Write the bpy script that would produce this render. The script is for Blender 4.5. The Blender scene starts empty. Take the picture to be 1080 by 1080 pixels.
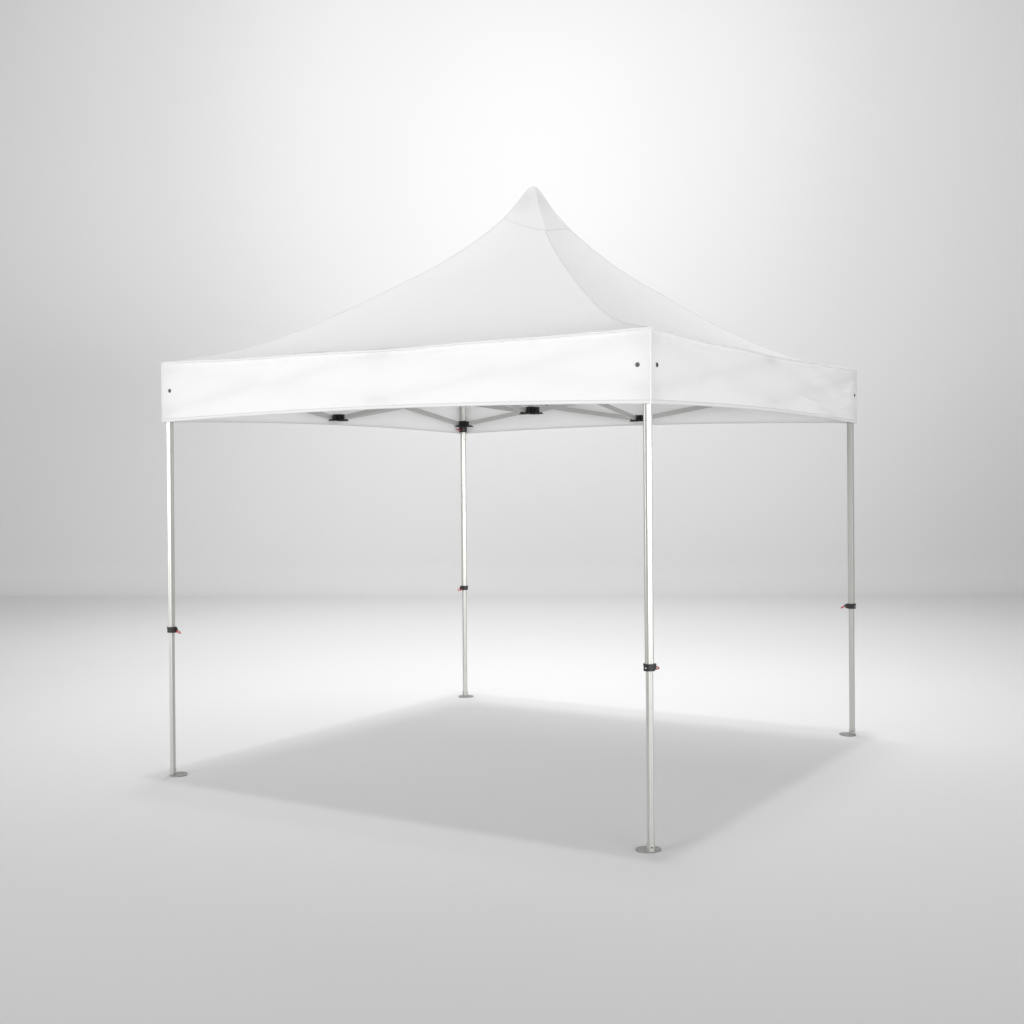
import bpy, bmesh, math, random
from mathutils import Vector, Matrix, noise

random.seed(4)
sc = bpy.context.scene
col = sc.collection
PI = math.pi

# ------------------------------------------------------------------ materials
def new_mat(name):
    m = bpy.data.materials.new(name)
    m.use_nodes = True
    nt = m.node_tree
    b = nt.nodes.get('Principled BSDF')
    return m, nt, b

def bump(nt, b, scale, strength, dist=0.002, detail=3.0, stretch=None):
    tc = nt.nodes.new('ShaderNodeTexCoord')
    mp = nt.nodes.new('ShaderNodeMapping')
    if stretch: mp.inputs['Scale'].default_value = stretch
    n = nt.nodes.new('ShaderNodeTexNoise')
    n.inputs['Scale'].default_value = scale
    n.inputs['Detail'].default_value = detail
    bp = nt.nodes.new('ShaderNodeBump')
    bp.inputs['Strength'].default_value = strength
    bp.inputs['Distance'].default_value = dist
    nt.links.new(tc.outputs['Object'], mp.inputs['Vector'])
    nt.links.new(mp.outputs['Vector'], n.inputs['Vector'])
    nt.links.new(n.outputs['Fac'], bp.inputs['Height'])
    if b is not None: nt.links.new(bp.outputs['Normal'], b.inputs['Normal'])
    return n, bp

def fabric(name, colr, transl):
    m, nt, b = new_mat(name)
    b.inputs['Base Color'].default_value = (*colr, 1)
    b.inputs['Roughness'].default_value = 0.62
    b.inputs['Specular IOR Level'].default_value = 0.25
    n, bp = bump(nt, b, 9.0, 0.25, 0.004, 4.0)
    tr = nt.nodes.new('ShaderNodeBsdfTranslucent')
    tr.inputs['Color'].default_value = (colr[0]*.97, colr[1]*.97, colr[2]*.97, 1)
    mx = nt.nodes.new('ShaderNodeMixShader')
    mx.inputs['Fac'].default_value = transl
    out = nt.nodes['Material Output']
    nt.links.new(b.outputs['BSDF'], mx.inputs[1])
    nt.links.new(tr.outputs['BSDF'], mx.inputs[2])
    nt.links.new(mx.outputs['Shader'], out.inputs['Surface'])
    return m

def plain(name, colr, rough, metal=0.0, spec=0.5, mott=0.0, scale=30, stretch=None):
    m, nt, b = new_mat(name)
    b.inputs['Roughness'].default_value = rough
    b.inputs['Metallic'].default_value = metal
    b.inputs['Specular IOR Level'].default_value = spec
    tc = nt.nodes.new('ShaderNodeTexCoord')
    mp = nt.nodes.new('ShaderNodeMapping')
    if stretch: mp.inputs['Scale'].default_value = stretch
    n = nt.nodes.new('ShaderNodeTexNoise')
    n.inputs['Scale'].default_value = scale
    n.inputs['Detail'].default_value = 4
    cr = nt.nodes.new('ShaderNodeMapRange')
    cr.inputs['To Min'].default_value = 1 - mott
    cr.inputs['To Max'].default_value = 1 + mott * .3
    mu = nt.nodes.new('ShaderNodeVectorMath'); mu.operation = 'SCALE'
    mu.inputs[0].default_value = colr
    nt.links.new(tc.outputs['Object'], mp.inputs['Vector'])
    nt.links.new(mp.outputs['Vector'], n.inputs['Vector'])
    nt.links.new(n.outputs['Fac'], cr.inputs['Value'])
    nt.links.new(cr.outputs['Result'], mu.inputs['Scale'])
    nt.links.new(mu.outputs['Vector'], b.inputs['Base Color'])
    return m

M = {
    'roof': fabric('white_polyester_roof', (.935, .935, .935), .36),
    'val': fabric('white_polyester_valance', (.925, .925, .925), .20),
    'seam': fabric('stitched_white_seam', (.74, .74, .74), .10),
    'alu': plain('anodised_aluminium', (.53, .53, .505), .36, .6, .5, .05, 8, (1, 1, .08)),
    'alu_in': plain('anodised_aluminium_inner', (.56, .56, .54), .42, .6, .5, .06, 8, (1, 1, .08)),
    'truss': plain('brushed_aluminium_truss', (.55, .55, .54), .42, .45, .5, .08, 14),
    'steel': plain('zinc_plated_steel', (.36, .36, .35), .5, .6, .5, .15, 60),
    'black': plain('black_nylon', (.012, .0115, .011), .46, 0, .5, .2, 60),
    'red': plain('red_plastic', (.50, .03, .035), .35, 0, .5, .1, 60),
    'bolt': plain('bright_bolt', (.75, .75, .73), .25, 1.0, .5, .05, 60),
    'dark': plain('dark_eyelet_metal', (.10, .10, .10), .35, .8, .5, .1, 60),
    'ground': plain('matte_studio_floor_paint', (.80, .80, .80), .75, 0, .12, .012, .6),
}

# ------------------------------------------------------------------ mesh helpers
def obj(name, bm, mat, parent=None, smooth=True, loc=None):
    me = bpy.data.meshes.new(name)
    bm.normal_update()
    bm.to_mesh(me); bm.free()
    me.materials.append(mat)
    if smooth:
        for p in me.polygons: p.use_smooth = True
    o = bpy.data.objects.new(name, me)
    col.objects.link(o)
    if parent is not None: o.parent = parent
    if loc is not None: o.location = loc
    return o

def bevel(bm, w, seg=2, ang=0.5):
    es = [e for e in bm.edges if len(e.link_faces) == 2 and e.calc_face_angle(0) > ang]
    if es: bmesh.ops.bevel(bm, geom=es, offset=w, segments=seg, affect='EDGES', profile=.6)

def add_box(bm, c, size, rot=None):
    r = bmesh.ops.create_cube(bm, size=1.0)
    mt = Matrix.Translation(Vector(c)) @ (rot.to_4x4() if rot else Matrix.Identity(4)) @ Matrix.Diagonal((*size, 1))
    bmesh.ops.transform(bm, matrix=mt, verts=r['verts'])
    return r['verts']

def add_cyl(bm, a, b, r, seg=16, r2=None):
    a = Vector(a); b = Vector(b); d = b - a
    q = Vector((0, 0, 1)).rotation_difference(d.normalized()).to_matrix().to_4x4()
    rr = bmesh.ops.create_cone(bm, cap_ends=True, segments=seg, radius1=r, radius2=r if r2 is None else r2, depth=d.length)
    bmesh.ops.transform(bm, matrix=Matrix.Translation((a + b) / 2) @ q, verts=rr['verts'])
    return rr['verts']

def add_tube_path(bm, pts, r, seg=8, closed=False):
    pts = [Vector(p) for p in pts]
    rings = []
    n = len(pts)
    up = Vector((.13, .21, .97)).normalized()
    for i, p in enumerate(pts):
        if closed: t = pts[(i + 1) % n] - pts[i - 1]
        else: t = pts[min(i + 1, n - 1)] - pts[max(i - 1, 0)]
        t.normalize()
        s = t.cross(up).normalized(); u = s.cross(t)
        rings.append([bm.verts.new(p + (s * math.cos(2*PI*k/seg) + u * math.sin(2*PI*k/seg)) * r) for k in range(seg)])
    m = n if closed else n - 1
    for i in range(m):
        A = rings[i]; B = rings[(i + 1) % n]
        for k in range(seg):
            bm.faces.new((A[k], A[(k+1) % seg], B[(k+1) % seg], B[k]))
    if not closed:
        bm.faces.new(rings[0][::-1]); bm.faces.new(rings[-1])

def add_prism(bm, prof, z0, z1, cap=True):
    lo = [bm.verts.new((x, y, z0)) for x, y in prof]
    hi = [bm.verts.new((x, y, z1)) for x, y in prof]
    n = len(prof)
    for i in range(n):
        bm.faces.new((lo[i], lo[(i+1) % n], hi[(i+1) % n], hi[i]))
    if cap:
        bm.faces.new(lo[::-1]); bm.faces.new(hi)

def hex_profile(R, a0, groove=0.0015):
    """six-sided extrusion with rounded corners and a shallow groove down each flat"""
    pts = []
    for k in range(6):
        a = a0 + k * PI / 3; b = a + PI / 3
        A = Vector((math.cos(a) * R, math.sin(a) * R)); B = Vector((math.cos(b) * R, math.sin(b) * R))
        nrm = -((A + B) / 2).normalized()
        for t, g in ((.07, 0), (.20, 0), (.40, 0), (.45, 1), (.55, 1), (.60, 0), (.80, 0), (.93, 0)):
            p = A.lerp(B, t) + nrm * groove * g
            pts.append((p.x, p.y))
    return pts

def bar(bm, p, q, w, h):
    """rectangular tube from p to q, w wide sideways, h tall"""
    p = Vector(p); q = Vector(q); d = q - p
    x = d.normalized(); y = Vector((0, 0, 1)).cross(x).normalized(); z = x.cross(y)
    rot = Matrix((x, y, z)).transposed()
    add_box(bm, (p + q) / 2, (d.length, w, h), rot)

# ------------------------------------------------------------------ camera
CAM = Vector((3.9335, -6.6088, 1.6594)); YAW = -.5522; PITCH = -.03; ROLL = -.0081
fw = Vector((math.sin(YAW) * math.cos(PITCH), math.cos(YAW) * math.cos(PITCH), math.sin(PITCH)))
rt = Vector((math.cos(YAW), -math.sin(YAW), 0)); up = rt.cross(fw)
cam = bpy.data.cameras.new('camera'); cam.sensor_width = 36; cam.lens = 36 * 1370.2 / 1080
cam.clip_end = 500
co = bpy.data.objects.new('camera', cam); col.objects.link(co)
r2 = rt * math.cos(ROLL) + up * math.sin(ROLL) * 1
u2 = up * math.cos(ROLL) - rt * math.sin(ROLL)
co.matrix_world = Matrix.Translation(CAM) @ Matrix((r2, u2, -fw)).transposed().to_4x4()
sc.camera = co

# ------------------------------------------------------------------ studio floor and coved backdrop
WALL = 18.05; COVE = 0.45; DELTA = .065      # metres in front of the camera, radius of the cove, slight turn
yw = YAW + DELTA
gf = Vector((math.sin(yw), math.cos(yw), 0)); gr = Vector((math.cos(yw), -math.sin(yw), 0))
org = Vector((CAM.x, CAM.y, 0))
mid = org + Vector((math.sin(YAW), math.cos(YAW), 0)) * WALL
off = (mid - org).dot(gf)                 # perpendicular distance to the turned wall
GZ = -.012
def P(s, d, z): return org + gr * s + gf * d + Vector((0, 0, z + GZ))
D0 = off - COVE
bm = bmesh.new()
ss = [-45, 45]; ds = [-40, D0 - .4]
vs = [[bm.verts.new(P(s, d, 0)) for s in ss] for d in ds]
bm.faces.new((vs[0][0], vs[0][1], vs[1][1], vs[1][0]))
fl = obj('floor', bm, M['ground']); fl['kind'] = 'structure'; fl['label'] = 'smooth pale grey studio floor under the canopy'; fl['category'] = 'floor'
bm = bmesh.new()
prof = [(D0 - .4, 0), (D0 - .2, 0), (D0, 0)]
for k in range(1, 49):
    a = k / 48 * PI / 2
    prof.append((D0 + math.sin(a) * COVE, COVE - math.cos(a) * COVE))
prof += [(off, COVE + .2), (off, 16)]
rows = [[bm.verts.new(P(s, d, z)) for s in ss] for d, z in prof]
for A, B in zip(rows, rows[1:]): bm.faces.new((A[0], A[1], B[1], B[0]))
bd = obj('backdrop', bm, M['ground']); bd['kind'] = 'structure'; bd['label'] = 'light grey seamless studio backdrop curving up from the floor'; bd['category'] = 'backdrop'

# ------------------------------------------------------------------ the canopy tent
tent = bpy.data.objects.new('canopy_tent', None); col.objects.link(tent)
tent['label'] = 'white pop-up canopy tent with a peaked roof on four aluminium legs'
tent['category'] = 'tent'

LEG = 1.459      # leg axis
RIM = 1.490      # fabric at the eave
ZT = 2.283; ZB = 1.955

prof_t = [(0, 3.338), (.012, 3.335), (.03, 3.312), (.055, 3.265), (.10, 3.185), (.16, 3.103), (.25, 3.002), (.40, 2.862),
          (.58, 2.727), (.75, 2.603), (.93, 2.488), (1.07, 2.412), (1.20, 2.357), (1.32, 2.322), (1.42, 2.300), (RIM, 2.285)]
def hz(t):
    t = max(0, min(RIM, t))
    for i, ((a, za), (b, zb)) in enumerate(zip(prof_t, prof_t[1:])):
        if t <= b:
            p0 = prof_t[i-1] if i > 0 else (a, za); p3 = prof_t[i+2] if i + 2 < len(prof_t) else (b, zb)
            m1 = (zb - p0[1]) / (b - p0[0]) if b > p0[0] else 0
            if i == 0: m1 = 0
            m2 = (p3[1] - za) / (p3[0] - a)
            h = b - a; u = (t - a) / h
            return (2*u**3 - 3*u**2 + 1)*za + (u**3 - 2*u**2 + u)*h*m1 + (-2*u**3 + 3*u**2)*zb + (u**3 - u**2)*h*m2
    return prof_t[-1][1]

def sag_top(u): return -.014 * (1 - u * u) - .003 * math.sin(u * 9.0 + 1.0) * (1 - u * u)

CORN = [Vector((1, -1)), Vector((1, 1)), Vector((-1, 1)), Vector((-1, -1))]   # F R B L

def roof_pt(side, u, t, lift=0.0):
    """side k runs from corner k to corner k+1; u in -1..1; t = half width of the ring"""
    a = CORN[side]; b = CORN[(side + 1) % 4]
    c = a.lerp(b, (u + 1) / 2)
    nrm = ((a + b) / 2).normalized()
    w = 1 - u * u
    inward = .020 * math.sin(PI * min(1, t / RIM)) * w
    f = 0.5 + 0.5 * math.cos(PI * min(1, (RIM - t) / .35)) if t > RIM - .35 else 0
    z = hz(t) - .022 * math.sin(PI * min(1, (t / RIM) ** .8)) * w + sag_top(u) * f
    x = c.x * t - nrm.x * inward; y = c.y * t - nrm.y * inward
    # soft wrinkles in the cloth: long ones radiating from the corners, fine ones along the eave
    amp = .0022 + .0035 * f
    n = noise.noise(Vector((x * 1.7, y * 1.7, 3.1))) * amp * 1.6
    n += noise.noise(Vector((u * 7 + side * 11, t * 1.3, 7.7))) * amp
    if f > 0: n += (noise.noise(Vector((u * 16 + side * 5, t * 22, 1.7))) * .0090 + noise.noise(Vector((u * 6 + side * 3, t * 9, 9.7))) * .008) * f * f
    n *= min(1, t / .25) * (0 if t <= 0 else 1)
    q = max(0, 1 - t / .7) ** 2
    return Vector((x + .022 * q, y + .013 * q, z + n + lift))

edge_t = [.225, .165, .13, .125]    # how far the peak cap reaches down the ridges F R B L
def cap_t(k, u): return edge_t[k] + (edge_t[(k+1) % 4] - edge_t[k]) * (u + 1) / 2 - .018 * (1 - u*u)

# roof skin, sewn under the edge of the peak cap
bm = bmesh.new()
ts = [.10 + .03 * i for i in range(44)] + [1.40, 1.42, 1.435, 1.45, 1.463, 1.476, RIM - .004]
NS = 64
ring0 = None
for t in ts:
    ring = []
    for k in range(4):
        for i in range(NS):
            u = -1 + 2 * i / NS
            e = cap_t(k, u) - .008
            ring.append(bm.verts.new(roof_pt(k, u, e + (t - .10) / (RIM - .10) * (RIM - e))))
    n = len(ring)
    if ring0 is not None:
        for i in range(n): bm.faces.new((ring0[i], ring[i], ring[(i+1) % n], ring0[(i+1) % n]))
    ring0 = ring
roof = obj('roof_canopy', bm, M['roof'], tent)
# ridge seams, a felled strip along each ridge
for k in range(4):
    bm = bmesh.new()
    pts = []
    t = edge_t[k] + .004
    while t < RIM - .03:
        p = roof_pt(k, -1, t); pts.append(p); t += .03
    ca = CORN[k].normalized(); side = Vector((-ca.y, ca.x, 0))
    prev = None
    for p in pts:
        sec = [bm.verts.new(p + side * s + Vector((0, 0, z))) for s, z in ((-.0035, -.0030), (-.0025, .0002), (0, .0018), (.0025, .0002), (.0035, -.0030))]
        if prev:
            for i in range(4): bm.faces.new((prev[i], prev[i+1], sec[i+1], sec[i]))
        prev = sec
    obj('ridge_seam', bm, M['seam'], roof)

# reinforcing cap sewn over the peak
bm = bmesh.new()
ring0 = None
top = bm.verts.new((.022, .013, hz(0) + .004))
for j in range(1, 15):
    fr = j / 14
    ring = []
    for k in range(4):
        for i in range(24):
            u = -1 + 2 * i / 24
            e = cap_t(k, u)
            t = max(.006, fr * e)
            ring.append(bm.verts.new(roof_pt(k, u, t, .0042 if j < 14 else .0006) ))
    n = len(ring)
    if ring0 is None:
        for i in range(n): bm.faces.new((top, ring[i], ring[(i+1) % n]))
    else:
        for i in range(n): bm.faces.new((ring0[i], ring[i], ring[(i+1) % n], ring0[(i+1) % n]))
    ring0 = ring
    cap_edge = [v.co.copy() for v in ring]
cap = obj('peak_cap', bm, M['roof'], tent)
bm = bmesh.new()
add_tube_path(bm, [v + Vector((0, 0, .0006)) for v in cap_edge], .0012, 6, closed=True)
obj('cap_seam', bm, M['seam'], cap)

# valances: one hanging strip per side with hem and eyelets
def val_pt(k, u, v):
    """u -1..1 along the side, v 0 top .. 1 bottom; outward offset gives folds"""
    a = CORN[k]; b = CORN[(k + 1) % 4]
    c = a.lerp(b, (u + 1) / 2)
    nrm = ((a + b) / 2).normalized()
    tan = (b - a).normalized()
    w = 1 - u * u
    zt = ZT + sag_top(u) - .002
    zb = ZB + (.021 if k == 0 else .026) * (1 - abs(u) ** 2.0)
    z = zt + (zb - zt) * v
    o = 0.0
    wob = math.sin(PI * v) * .35 + v * .65
    o += noise.noise(Vector((u * 2.2 + k * 9, v * 1.1, 5.5))) * (.007 if k == 3 else .013) * w ** .5 * wob
    o += noise.noise(Vector((u * 7 + v * 3 + k * 3, v * 2.5, 2.2))) * .004 * min(1, w * 3) * (.3 + wob)
    # puckers under the eave seam
    o += noise.noise(Vector((u * 24 + k * 7, v * 7, 8.8))) * .0060 * max(0, 1 - v * 4) * min(1, w * 6)
    if k == 0:   # the slack folds near the right end of the right-hand strip
        g = math.exp(-((u - .62) / .30) ** 2)
        o += g * (.024 * math.sin(9 * (v - .9 * (u - .3)) + 1.5) + .010 * math.sin(19 * (v + .8 * u)))* wob * min(1, w * 5)
        for u0, u1, v0, v1, bend, amp, wd in ((.02, .50, .72, .80, -.10, .0040, .035), (.30, .70, .62, .58, .12, .0055, .040), (.48, .95, .78, .30, .06, .0050, .045),
                                              (.60, .97, .42, .26, -.05, .0045, .040), (.25, .60, .40, .22, .05, .0032, .040), (.55, .92, .86, .74, -.05, .0042, .030), (-.5, -.1, .55, .40, .05, .0022, .05)):
            q = (u - u0) / (u1 - u0)
            if -.15 < q < 1.15:
                vc = v0 + (v1 - v0) * q + bend * 4 * q * (1 - q)
                e = max(0, min(1, (q + .15) / .3)) * max(0, min(1, (1.15 - q) / .3))
                o += amp * e * (math.exp(-((v - vc) / wd) ** 2) - .6 * math.exp(-((v - vc - 1.6 * wd) / (1.5 * wd)) ** 2))
        g2 = math.exp(-((u - .9) / .12) ** 2)
        o += g2 * .018 * math.sin(7 * v + 12 * u) * min(1, w * 5)
    o -= .006 * math.exp(-((v - .05) / .035) ** 2) * min(1, w * 4)
    if o < 0: o = -.008 * (1 - math.exp(o / .008))
    R = RIM
    return Vector((c.x * R + nrm.x * o, c.y * R + nrm.y * o, z))

for k in range(4):
    bm = bmesh.new()
    NU, NV = 220, 44
    g = []
    for j in range(NV + 1):
        g.append([bm.verts.new(val_pt(k, -1 + 2 * i / NU, j / NV)) for i in range(NU + 1)])
    for j in range(NV):
        for i in range(NU): bm.faces.new((g[j][i], g[j+1][i], g[j+1][i+1], g[j][i+1]))
    va = obj('valance', bm, M['val'], tent)
    a = CORN[k]; b = CORN[(k+1) % 4]; nrm = ((a + b) / 2).normalized(); n3 = Vector((nrm.x, nrm.y, 0))
    # hem: doubled cloth along the lower edge
    bm = bmesh.new(); prev = None
    for i in range(NU + 1):
        u = -1 + 2 * i / NU
        p1 = val_pt(k, u, .945); p2 = val_pt(k, u, 1.0)
        sh = .9985
        q = [p1 + n3 * .0004, p1 + n3 * .0006, p2 + n3 * .0007 - Vector((0, 0, .001)), p2 - n3 * .0012 - Vector((0, 0, .001)), p1 - n3 * .0012]
        sec = [bm.verts.new(x) for x in q]
        if prev:
            for m_ in range(4): bm.faces.new((prev[m_], sec[m_], sec[m_+1], prev[m_+1]))
        prev = sec
    obj('hem', bm, M['val'], va)
    # eave piping where roof and valance are sewn together
    bm = bmesh.new()
    pts = [val_pt(k, -1 + 2 * i / 120, 0) + Vector((0, 0, .0015)) + n3 * (.0020 + .0030 * noise.noise(Vector((i * .31, k, 0)))) + Vector((0, 0, .0022 * noise.noise(Vector((i * .21, k, 4))))) for i in range(121)]
    add_tube_path(bm, pts, .0052, 8)
    obj('eave_piping', bm, M['val'], va)
    for s in (-1, 1):
        u = s * (1 - .062 / RIM)
        p = val_pt(k, u, .475) + n3 * .0018
        bm = bmesh.new()
        n_ = 18
        tan = Vector((-n3.y, n3.x, 0))
        outer = []; mid_ = []; inner = []
        for i in range(n_):
            a_ = 2 * PI * i / n_
            d = tan * math.cos(a_) + Vector((0, 0, 1)) * math.sin(a_)
            outer.append(bm.verts.new(p + d * .0105)); mid_.append(bm.verts.new(p + d * .0080 + n3 * .0028)); inner.append(bm.verts.new(p + d * .005 + n3 * .0005))
        for i in range(n_):
            j = (i + 1) % n_
            bm.faces.new((outer[i], outer[j], mid_[j], mid_[i])); bm.faces.new((mid_[i], mid_[j], inner[j], inner[i]))
        bm.faces.new(inner)
        obj('eyelet', bm, M['dark'], va)

# corner binding strips where two valances meet
for k in range(4):
    c = CORN[k]
    bm = bmesh.new()
    w = .006
    prev = None
    for j in range(16):
        v = j / 15
        z = (ZT - .004) + (ZB - .001 - ZT + .004) * v
        o = RIM + .0022
        jit = .0008 * noise.noise(Vector((v * 9, k, 1)))
        pts = [(o * c.x - c.x * w, (o + jit) * c.y), (o * c.x - c.x * .002, (o + jit) * c.y), ((o + jit) * c.x, o * c.y - c.y * .002), ((o + jit) * c.x, o * c.y - c.y * w)]
        sec = [bm.verts.new((x, y, z)) for x, y in pts]
        if prev:
            for m_ in range(3): bm.faces.new((prev[m_], prev[m_+1], sec[m_+1], sec[m_]))
        prev = sec
    obj('corner_binding', bm, M['val'], tent)

# ------------------------------------------------------------------ legs
ZC = .803        # height of the telescope clamp
ZS = 2.028       # height of the truss slider
def make_leg(k):
    c = CORN[k]
    rot = k * PI / 2             # leg F is the master, the others turn with their corner
    a0 = -PI / 4 + PI / 6
    outer = 0.0213
    def T(o):
        return o
    R3 = Matrix.Rotation(rot, 4, 'Z')
    base = Vector((c.x * LEG, c.y * LEG, 0))
    bm = bmesh.new()
    add_prism(bm, hex_profile(outer, a0), ZC - .012, 2.262)
    leg = obj('leg', bm, M['alu'], tent, smooth=False)
    inw = Vector((-c.x, -c.y, 0)).normalized()
    base = Vector((c.x * (LEG + .011), c.y * (LEG + .011), 0))
    leg.matrix_local = Matrix.Translation(base) @ Matrix.Rotation(.0070, 4, Vector((0, 0, 1)).cross(inw)) @ R3
    # inner telescoping tube
    bm = bmesh.new()
    add_prism(bm, hex_profile(.0175, a0, .0018), GZ + .008, ZC + .06)
    obj('inner_tube', bm, M['alu_in'], leg, smooth=False)
    # clamp collar
    bm = bmesh.new()
    add_prism(bm, [(math.cos(a0 + i * PI/3 + j) * .0268, math.sin(a0 + i * PI/3 + j) * .0268) for i in range(6) for j in (-.10, .10)], ZC - .015, ZC + .015)
    add_box(bm, (0.004, .029, ZC), (.026, .016, .028))
    add_prism(bm, [(math.cos(a0 + i * PI/3 + j) * .0285, math.sin(a0 + i * PI/3 + j) * .0285) for i in range(6) for j in (-.10, .10)], ZC + .010, ZC + .0165)
    bevel(bm, .0016)
    cl = obj('clamp', bm, M['black'], leg, smooth=False)
    for ang in (-PI/4 - PI/3, -PI/4 + PI/3 * 2):
        bm = bmesh.new()
        n0 = Vector((math.cos(ang), math.sin(ang), 0))
        add_cyl(bm, n0 * .021 + Vector((0, 0, ZC - .001)), n0 * .0262 + Vector((0, 0, ZC - .001)), .0042, 14)
        obj('clamp_bolt', bm, M['bolt'], leg)
    # red pull ring on its black pin
    def ring(zc, r, name='pull_ring', tilt=.5, swing=0.0, yo=.042):
        bm = bmesh.new()
        pts = []
        for i in range(28):
            a = .25 + (2 * PI - .5) * i / 27
            # loop hanging out from the pin in the local +y direction
            x = math.sin(a) * r * .85
            s = (1 - math.cos(a)) * r
            pts.append(Vector((x + swing * s, yo + s * math.cos(tilt), zc - s * math.sin(tilt) + x * .25)))
        add_tube_path(bm, pts, .0027, 8)
        return obj(name, bm, M['red'], leg)
    ring(ZC - .002, .0150, tilt=.45, swing=.25)
    bm = bmesh.new()
    add_cyl(bm, (0.002, .030, ZC + .002), (0.004, .047, ZC + .001), .0060, 12, .0045)
    obj('lock_pin', bm, M['black'], leg)
    bm = bmesh.new()
    add_cyl(bm, (0.002, .026, ZS - .043), (0.003, .040, ZS - .043), .0060, 12, .0045)
    obj('lock_pin', bm, M['black'], leg)
    ring(ZS - .043, .016, tilt=.0, swing=.2, yo=.036)
    # slider that carries the truss
    bm = bmesh.new()
    hx = lambda R: [(math.cos(a0 + i * PI/3 + j) * R, math.sin(a0 + i * PI/3 + j) * R) for i in range(6) for j in (-.12, .12)]
    add_prism(bm, hx(.0275), ZS - .062, ZS + .022)
    add_prism(bm, hx(.0288), ZS - .020, ZS - .008)
    for d in (Vector((-1, 0, 0)), Vector((0, 1, 0))):
        s = Vector((-d.y, d.x, 0))
        for q in (-1, 1):
            ctr = d * .042 + s * q * .0135
            add_box(bm, (ctr.x, ctr.y, ZS), (.040 if d.x else .006, .040 if d.y else .006, .036))
        ctr = d * .034
        add_box(bm, (ctr.x, ctr.y, ZS + .001), (.026 if d.x else .040, .026 if d.y else .040, .033))
        ctr = d * .046
        add_box(bm, (ctr.x, ctr.y, ZS - .0195), (.060 if d.x else .042, .060 if d.y else .042, .007))
    bevel(bm, .0014)
    obj('slider', bm, M['black'], leg, smooth=False)
    # fixed bracket at the top of the leg
    bm = bmesh.new()
    add_prism(bm, hx(.0262), 2.205, 2.268)
    for d in (Vector((-1, 0, 0)), Vector((0, 1, 0))):
        s = Vector((-d.y, d.x, 0))
        for q in (-1, 1):
            ctr = d * .042 + s * q * .0135
            add_box(bm, (ctr.x, ctr.y, 2.235), (.040 if d.x else .006, .040 if d.y else .006, .036))
    bevel(bm, .0014)
    obj('top_bracket', bm, M['black'], leg, smooth=False)
    # foot: flat oval plate set inwards, riveted socket
    bm = bmesh.new()
    dg = Vector((-1, 1)).normalized(); pp = Vector((dg.y, -dg.x))
    N = 40; prof_ = []
    for i in range(N):
        a = 2 * PI * i / N
        e = 2.4
        cx = math.copysign(abs(math.cos(a)) ** (2 / e), math.cos(a)); sy = math.copysign(abs(math.sin(a)) ** (2 / e), math.sin(a))
        q = dg * (.032 + .046 * cx) + pp * (.056 * sy)
        prof_.append((q.x, q.y))
    add_prism(bm, prof_, GZ + .0015, GZ + .0065)
    add_cyl(bm, (dg.x * .055, dg.y * .055, GZ + .006), (dg.x * .055, dg.y * .055, GZ + .0073), .008, 16)
    bevel(bm, .0012)
    obj('foot_plate', bm, M['steel'], leg, smooth=False)
    bm = bmesh.new()
    add_prism(bm, hex_profile(.0200, a0, .0), GZ + .0055, GZ + .038)
    bevel(bm, .001, 1, .8)
    obj('foot_socket', bm, M['alu'], leg, smooth=False)
    for i in (3, 5):
        bm = bmesh.new()
        ang = a0 + PI / 6 + i * PI / 3
        n0 = Vector((math.cos(ang), math.sin(ang), 0))
        add_cyl(bm, n0 * .0160 + Vector((0, 0, GZ + .024)), n0 * .0188 + Vector((0, 0, GZ + .024)), .0036, 12)
        obj('foot_rivet', bm, M['dark'], leg)
    return leg

for k in range(4):
    lg = make_leg(k)
    if k == 2:   # little tether loop that hangs from the back leg just over its slider
        bm = bmesh.new()
        pts = [(0.020, .0, 2.100), (.032, .006, 2.068), (.045, .012, 2.052), (.058, .02, 2.056), (.064, .024, 2.070), (.060, .024, 2.082)]
        pts = [Matrix.Rotation(-PI, 3, 'Z') @ Vector((-p[0], -p[1], p[2])) for p in pts]
        pts = [Vector((-.018 - i * .009, .028 + i * .004, z)) for i, z in enumerate((2.066, 2.055, 2.052, 2.058, 2.070, 2.080))]
        add_tube_path(bm, pts, .0022, 8)
        obj('tether_loop', bm, M['truss'], lg)

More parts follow.
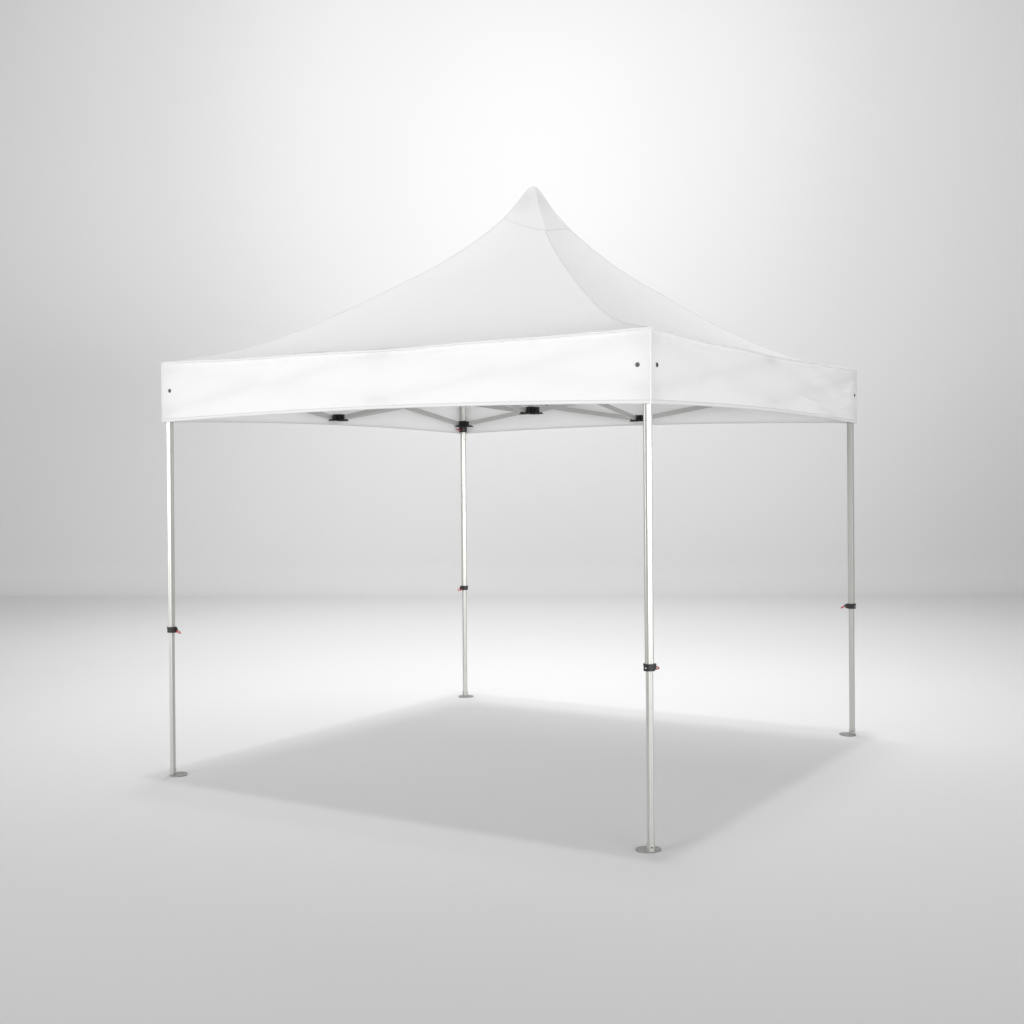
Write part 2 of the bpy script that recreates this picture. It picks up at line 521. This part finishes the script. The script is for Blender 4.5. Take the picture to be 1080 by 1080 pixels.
# ------------------------------------------------------------------ scissor trusses
ZU = 2.235; ZL = ZS
nodes = {'F': (LEG, -LEG), 'R': (LEG, LEG), 'B': (-LEG, LEG), 'L': (-LEG, -LEG),
         'FR': (LEG, 0), 'RB': (0, LEG), 'BL': (-LEG, 0), 'LF': (0, -LEG), 'C': (0, 0)}
spans = [('F', 'FR'), ('R', 'FR'), ('R', 'RB'), ('B', 'RB'), ('B', 'BL'), ('L', 'BL'), ('L', 'LF'), ('F', 'LF'),
         ('C', 'FR'), ('C', 'RB'), ('C', 'BL'), ('C', 'LF')]
def truss_profile_bar(p, q):
    bm = bmesh.new()
    bar(bm, p, q, .013, .031)
    bevel(bm, .0025, 2)
    return bm
for a, b in spans:
    A = Vector((*nodes[a], 0)); B = Vector((*nodes[b], 0))
    d = (B - A).normalized(); s = Vector((-d.y, d.x, 0))
    p = A + d * .050; q = B - d * .050
    for sg, z0, z1 in ((-1, ZL, ZU), (1, ZU, ZL)):
        P0 = p + s * sg * .0075 + Vector((0, 0, z0)); P1 = q + s * sg * .0075 + Vector((0, 0, z1))
        tb = obj('truss_bar', truss_profile_bar(P0, P1), M['truss'], tent, smooth=False)
    # pivot in the middle of each scissor
    m_ = (p + q) / 2 + Vector((0, 0, (ZL + ZU) / 2))
    bm = bmesh.new()
    add_cyl(bm, m_ - s * .0165, m_ + s * .0165, .0145, 16)
    add_cyl(bm, m_ - s * .0190, m_ + s * .0190, .006, 12)
    bevel(bm, .001)
    obj('pivot', bm, M['black'], tent, smooth=False)

# joint brackets at mid sides (two each) and at the centre
def joint(x, y, z, dirs, name='joint_bracket', flip=False, hole=0):
    bm = bmesh.new()
    ix = -.010 * (1 if x > 1 else -1 if x < -1 else 0); iy = -.010 * (1 if y > 1 else -1 if y < -1 else 0)
    add_box(bm, (x + ix, y + iy, z + .002), (.064, .064, .038) if not (ix or iy) else (.062 if iy else .056, .062 if ix else .056, .038))
    for d in dirs:
        d = Vector((*d, 0)); s = Vector((-d.y, d.x, 0))
        for q in (-1, 1):
            c = Vector((x, y, z)) + d * .046 + s * q * .0155
            add_box(bm, c, (.036 if d.x else .005, .036 if d.y else .005, .036))
        c = Vector((x, y, z + (.0195 if flip else -.0195))) + d * .046
        add_box(bm, c, (.052 if d.x else .040, .052 if d.y else .040, .006))
    for d in dirs:
        d = Vector((*d, 0)); s = Vector((-d.y, d.x, 0))
        c = Vector((x, y, z)) + d * .045
        add_cyl(bm, c - s * .0185, c + s * .0185, .005, 10)
    bevel(bm, .0014)
    obj(name, bm, M['black'], tent, smooth=False)
D4 = {'FR': [(0, 1), (0, -1), (-1, 0)], 'RB': [(1, 0), (-1, 0), (0, -1)], 'BL': [(0, 1), (0, -1), (1, 0)], 'LF': [(1, 0), (-1, 0), (0, 1)],
      'C': [(1, 0), (-1, 0), (0, 1), (0, -1)]}
for n_, dirs in D4.items():
    x, y = nodes[n_]
    joint(x, y, ZL, dirs)
    joint(x, y, ZU, dirs, flip=True)
# centre mast with a mushroom head under the peak
bm = bmesh.new()
add_prism(bm, hex_profile(.0185, 0, .001), ZL + .018, ZU - .018)
add_prism(bm, hex_profile(.0185, 0, .001), ZU + .022, 3.16)
mast = obj('centre_mast', bm, M['alu_in'], tent, smooth=False)
bm = bmesh.new()
add_cyl(bm, (0, 0, 3.155), (0, 0, 3.225), .040, 24, .030)
add_cyl(bm, (0, 0, 3.2255), (0, 0, 3.285), .030, 24, .012)
bevel(bm, .003)
obj('mast_head', bm, M['black'], mast, smooth=False)

# ------------------------------------------------------------------ light
world = bpy.data.worlds.new('World'); sc.world = world; world.use_nodes = True
bg = world.node_tree.nodes['Background']
bg.inputs['Color'].default_value = (1, 1, 1, 1)
bg.inputs['Strength'].default_value = 0.485

def aim(o, target):
    o.rotation_euler = (Vector(target) - o.location).to_track_quat('-Z', 'Y').to_euler()

def spot(name, loc, target, energy, half_deg, blend, radius, colr=(1, 1, 1)):
    l = bpy.data.lights.new(name, 'SPOT')
    l.energy = energy; l.spot_size = math.radians(2 * half_deg); l.spot_blend = blend
    l.shadow_soft_size = radius; l.color = colr
    o = bpy.data.objects.new(name, l); col.objects.link(o); o.location = loc; aim(o, target)
    return o

def area(name, loc, target, energy, sx, sy, spread=180):
    l = bpy.data.lights.new(name, 'AREA'); l.shape = 'RECTANGLE'; l.size = sx; l.size_y = sy
    l.energy = energy; l.spread = math.radians(spread)
    o = bpy.data.objects.new(name, l); col.objects.link(o); o.location = loc; aim(o, target)
    return o

#LIGHTS_BEGIN
def PL(s, d, z): return org + rt * s + Vector((math.sin(YAW), math.cos(YAW), 0)) * d + Vector((0, 0, z))
# a soft lamp far overhead throws the square shadow of the roof on the floor
spot('overhead_lamp', (0.0, 0.0, 36), (0, 0, 0), 6900, 9.0, 1.0, .9)
# rear floor: a softbox just above and behind the tent and a lamp far above it
a1 = PL(0, 11.5, 6.5); area('rear_softbox', a1, (a1.x, a1.y, 0), 80, 8, 3, 125)
a1 = PL(0, 12.7, 26); spot('rear_floor_lamp', a1, (a1.x, a1.y, 0), 6700, 16.5, 1.0, 2.2)
# backdrop lamps high behind the camera
wl = PL(0, -5, 14)
spot('backdrop_lamp_narrow', wl, PL(0.2, off, 6.9), 3700, 12, 1.0, .6)
spot('backdrop_lamp_middle', wl, PL(0.2, off, 7.4), 4600, 18, 1.0, .6)
spot('backdrop_lamp_one_side', PL(-3, -5, 14), PL(-4.4, off, 6.4), 5600, 17, 1.0, .6)
spot('backdrop_lamp_other_side', PL(3, -5, 14), PL(4.8, off, 6.2), 5100, 16, 1.0, .6)
# softboxes either side of the camera
area('key_softbox', (-3.5, -13.5, 3), (-.5, -1.5, 2.4), 92, 5, 3, 60)
area('fill_softbox', (10.4, -6.2, 1.9), (1.5, -.9, 2.2), 64, 6, 2.6, 50)
#LIGHTS_END

# ------------------------------------------------------------------ render
sc.render.engine = 'CYCLES'
sc.cycles.max_bounces = 8
sc.cycles.diffuse_bounces = 5
sc.cycles.use_denoising = True
sc.view_settings.view_transform = 'Standard'
sc.view_settings.look = 'None'
sc.view_settings.gamma = 1
sc.view_settings.exposure = 0
sc.view_settings.use_curve_mapping = False
sc.render.resolution_x = 1024; sc.render.resolution_y = 1024
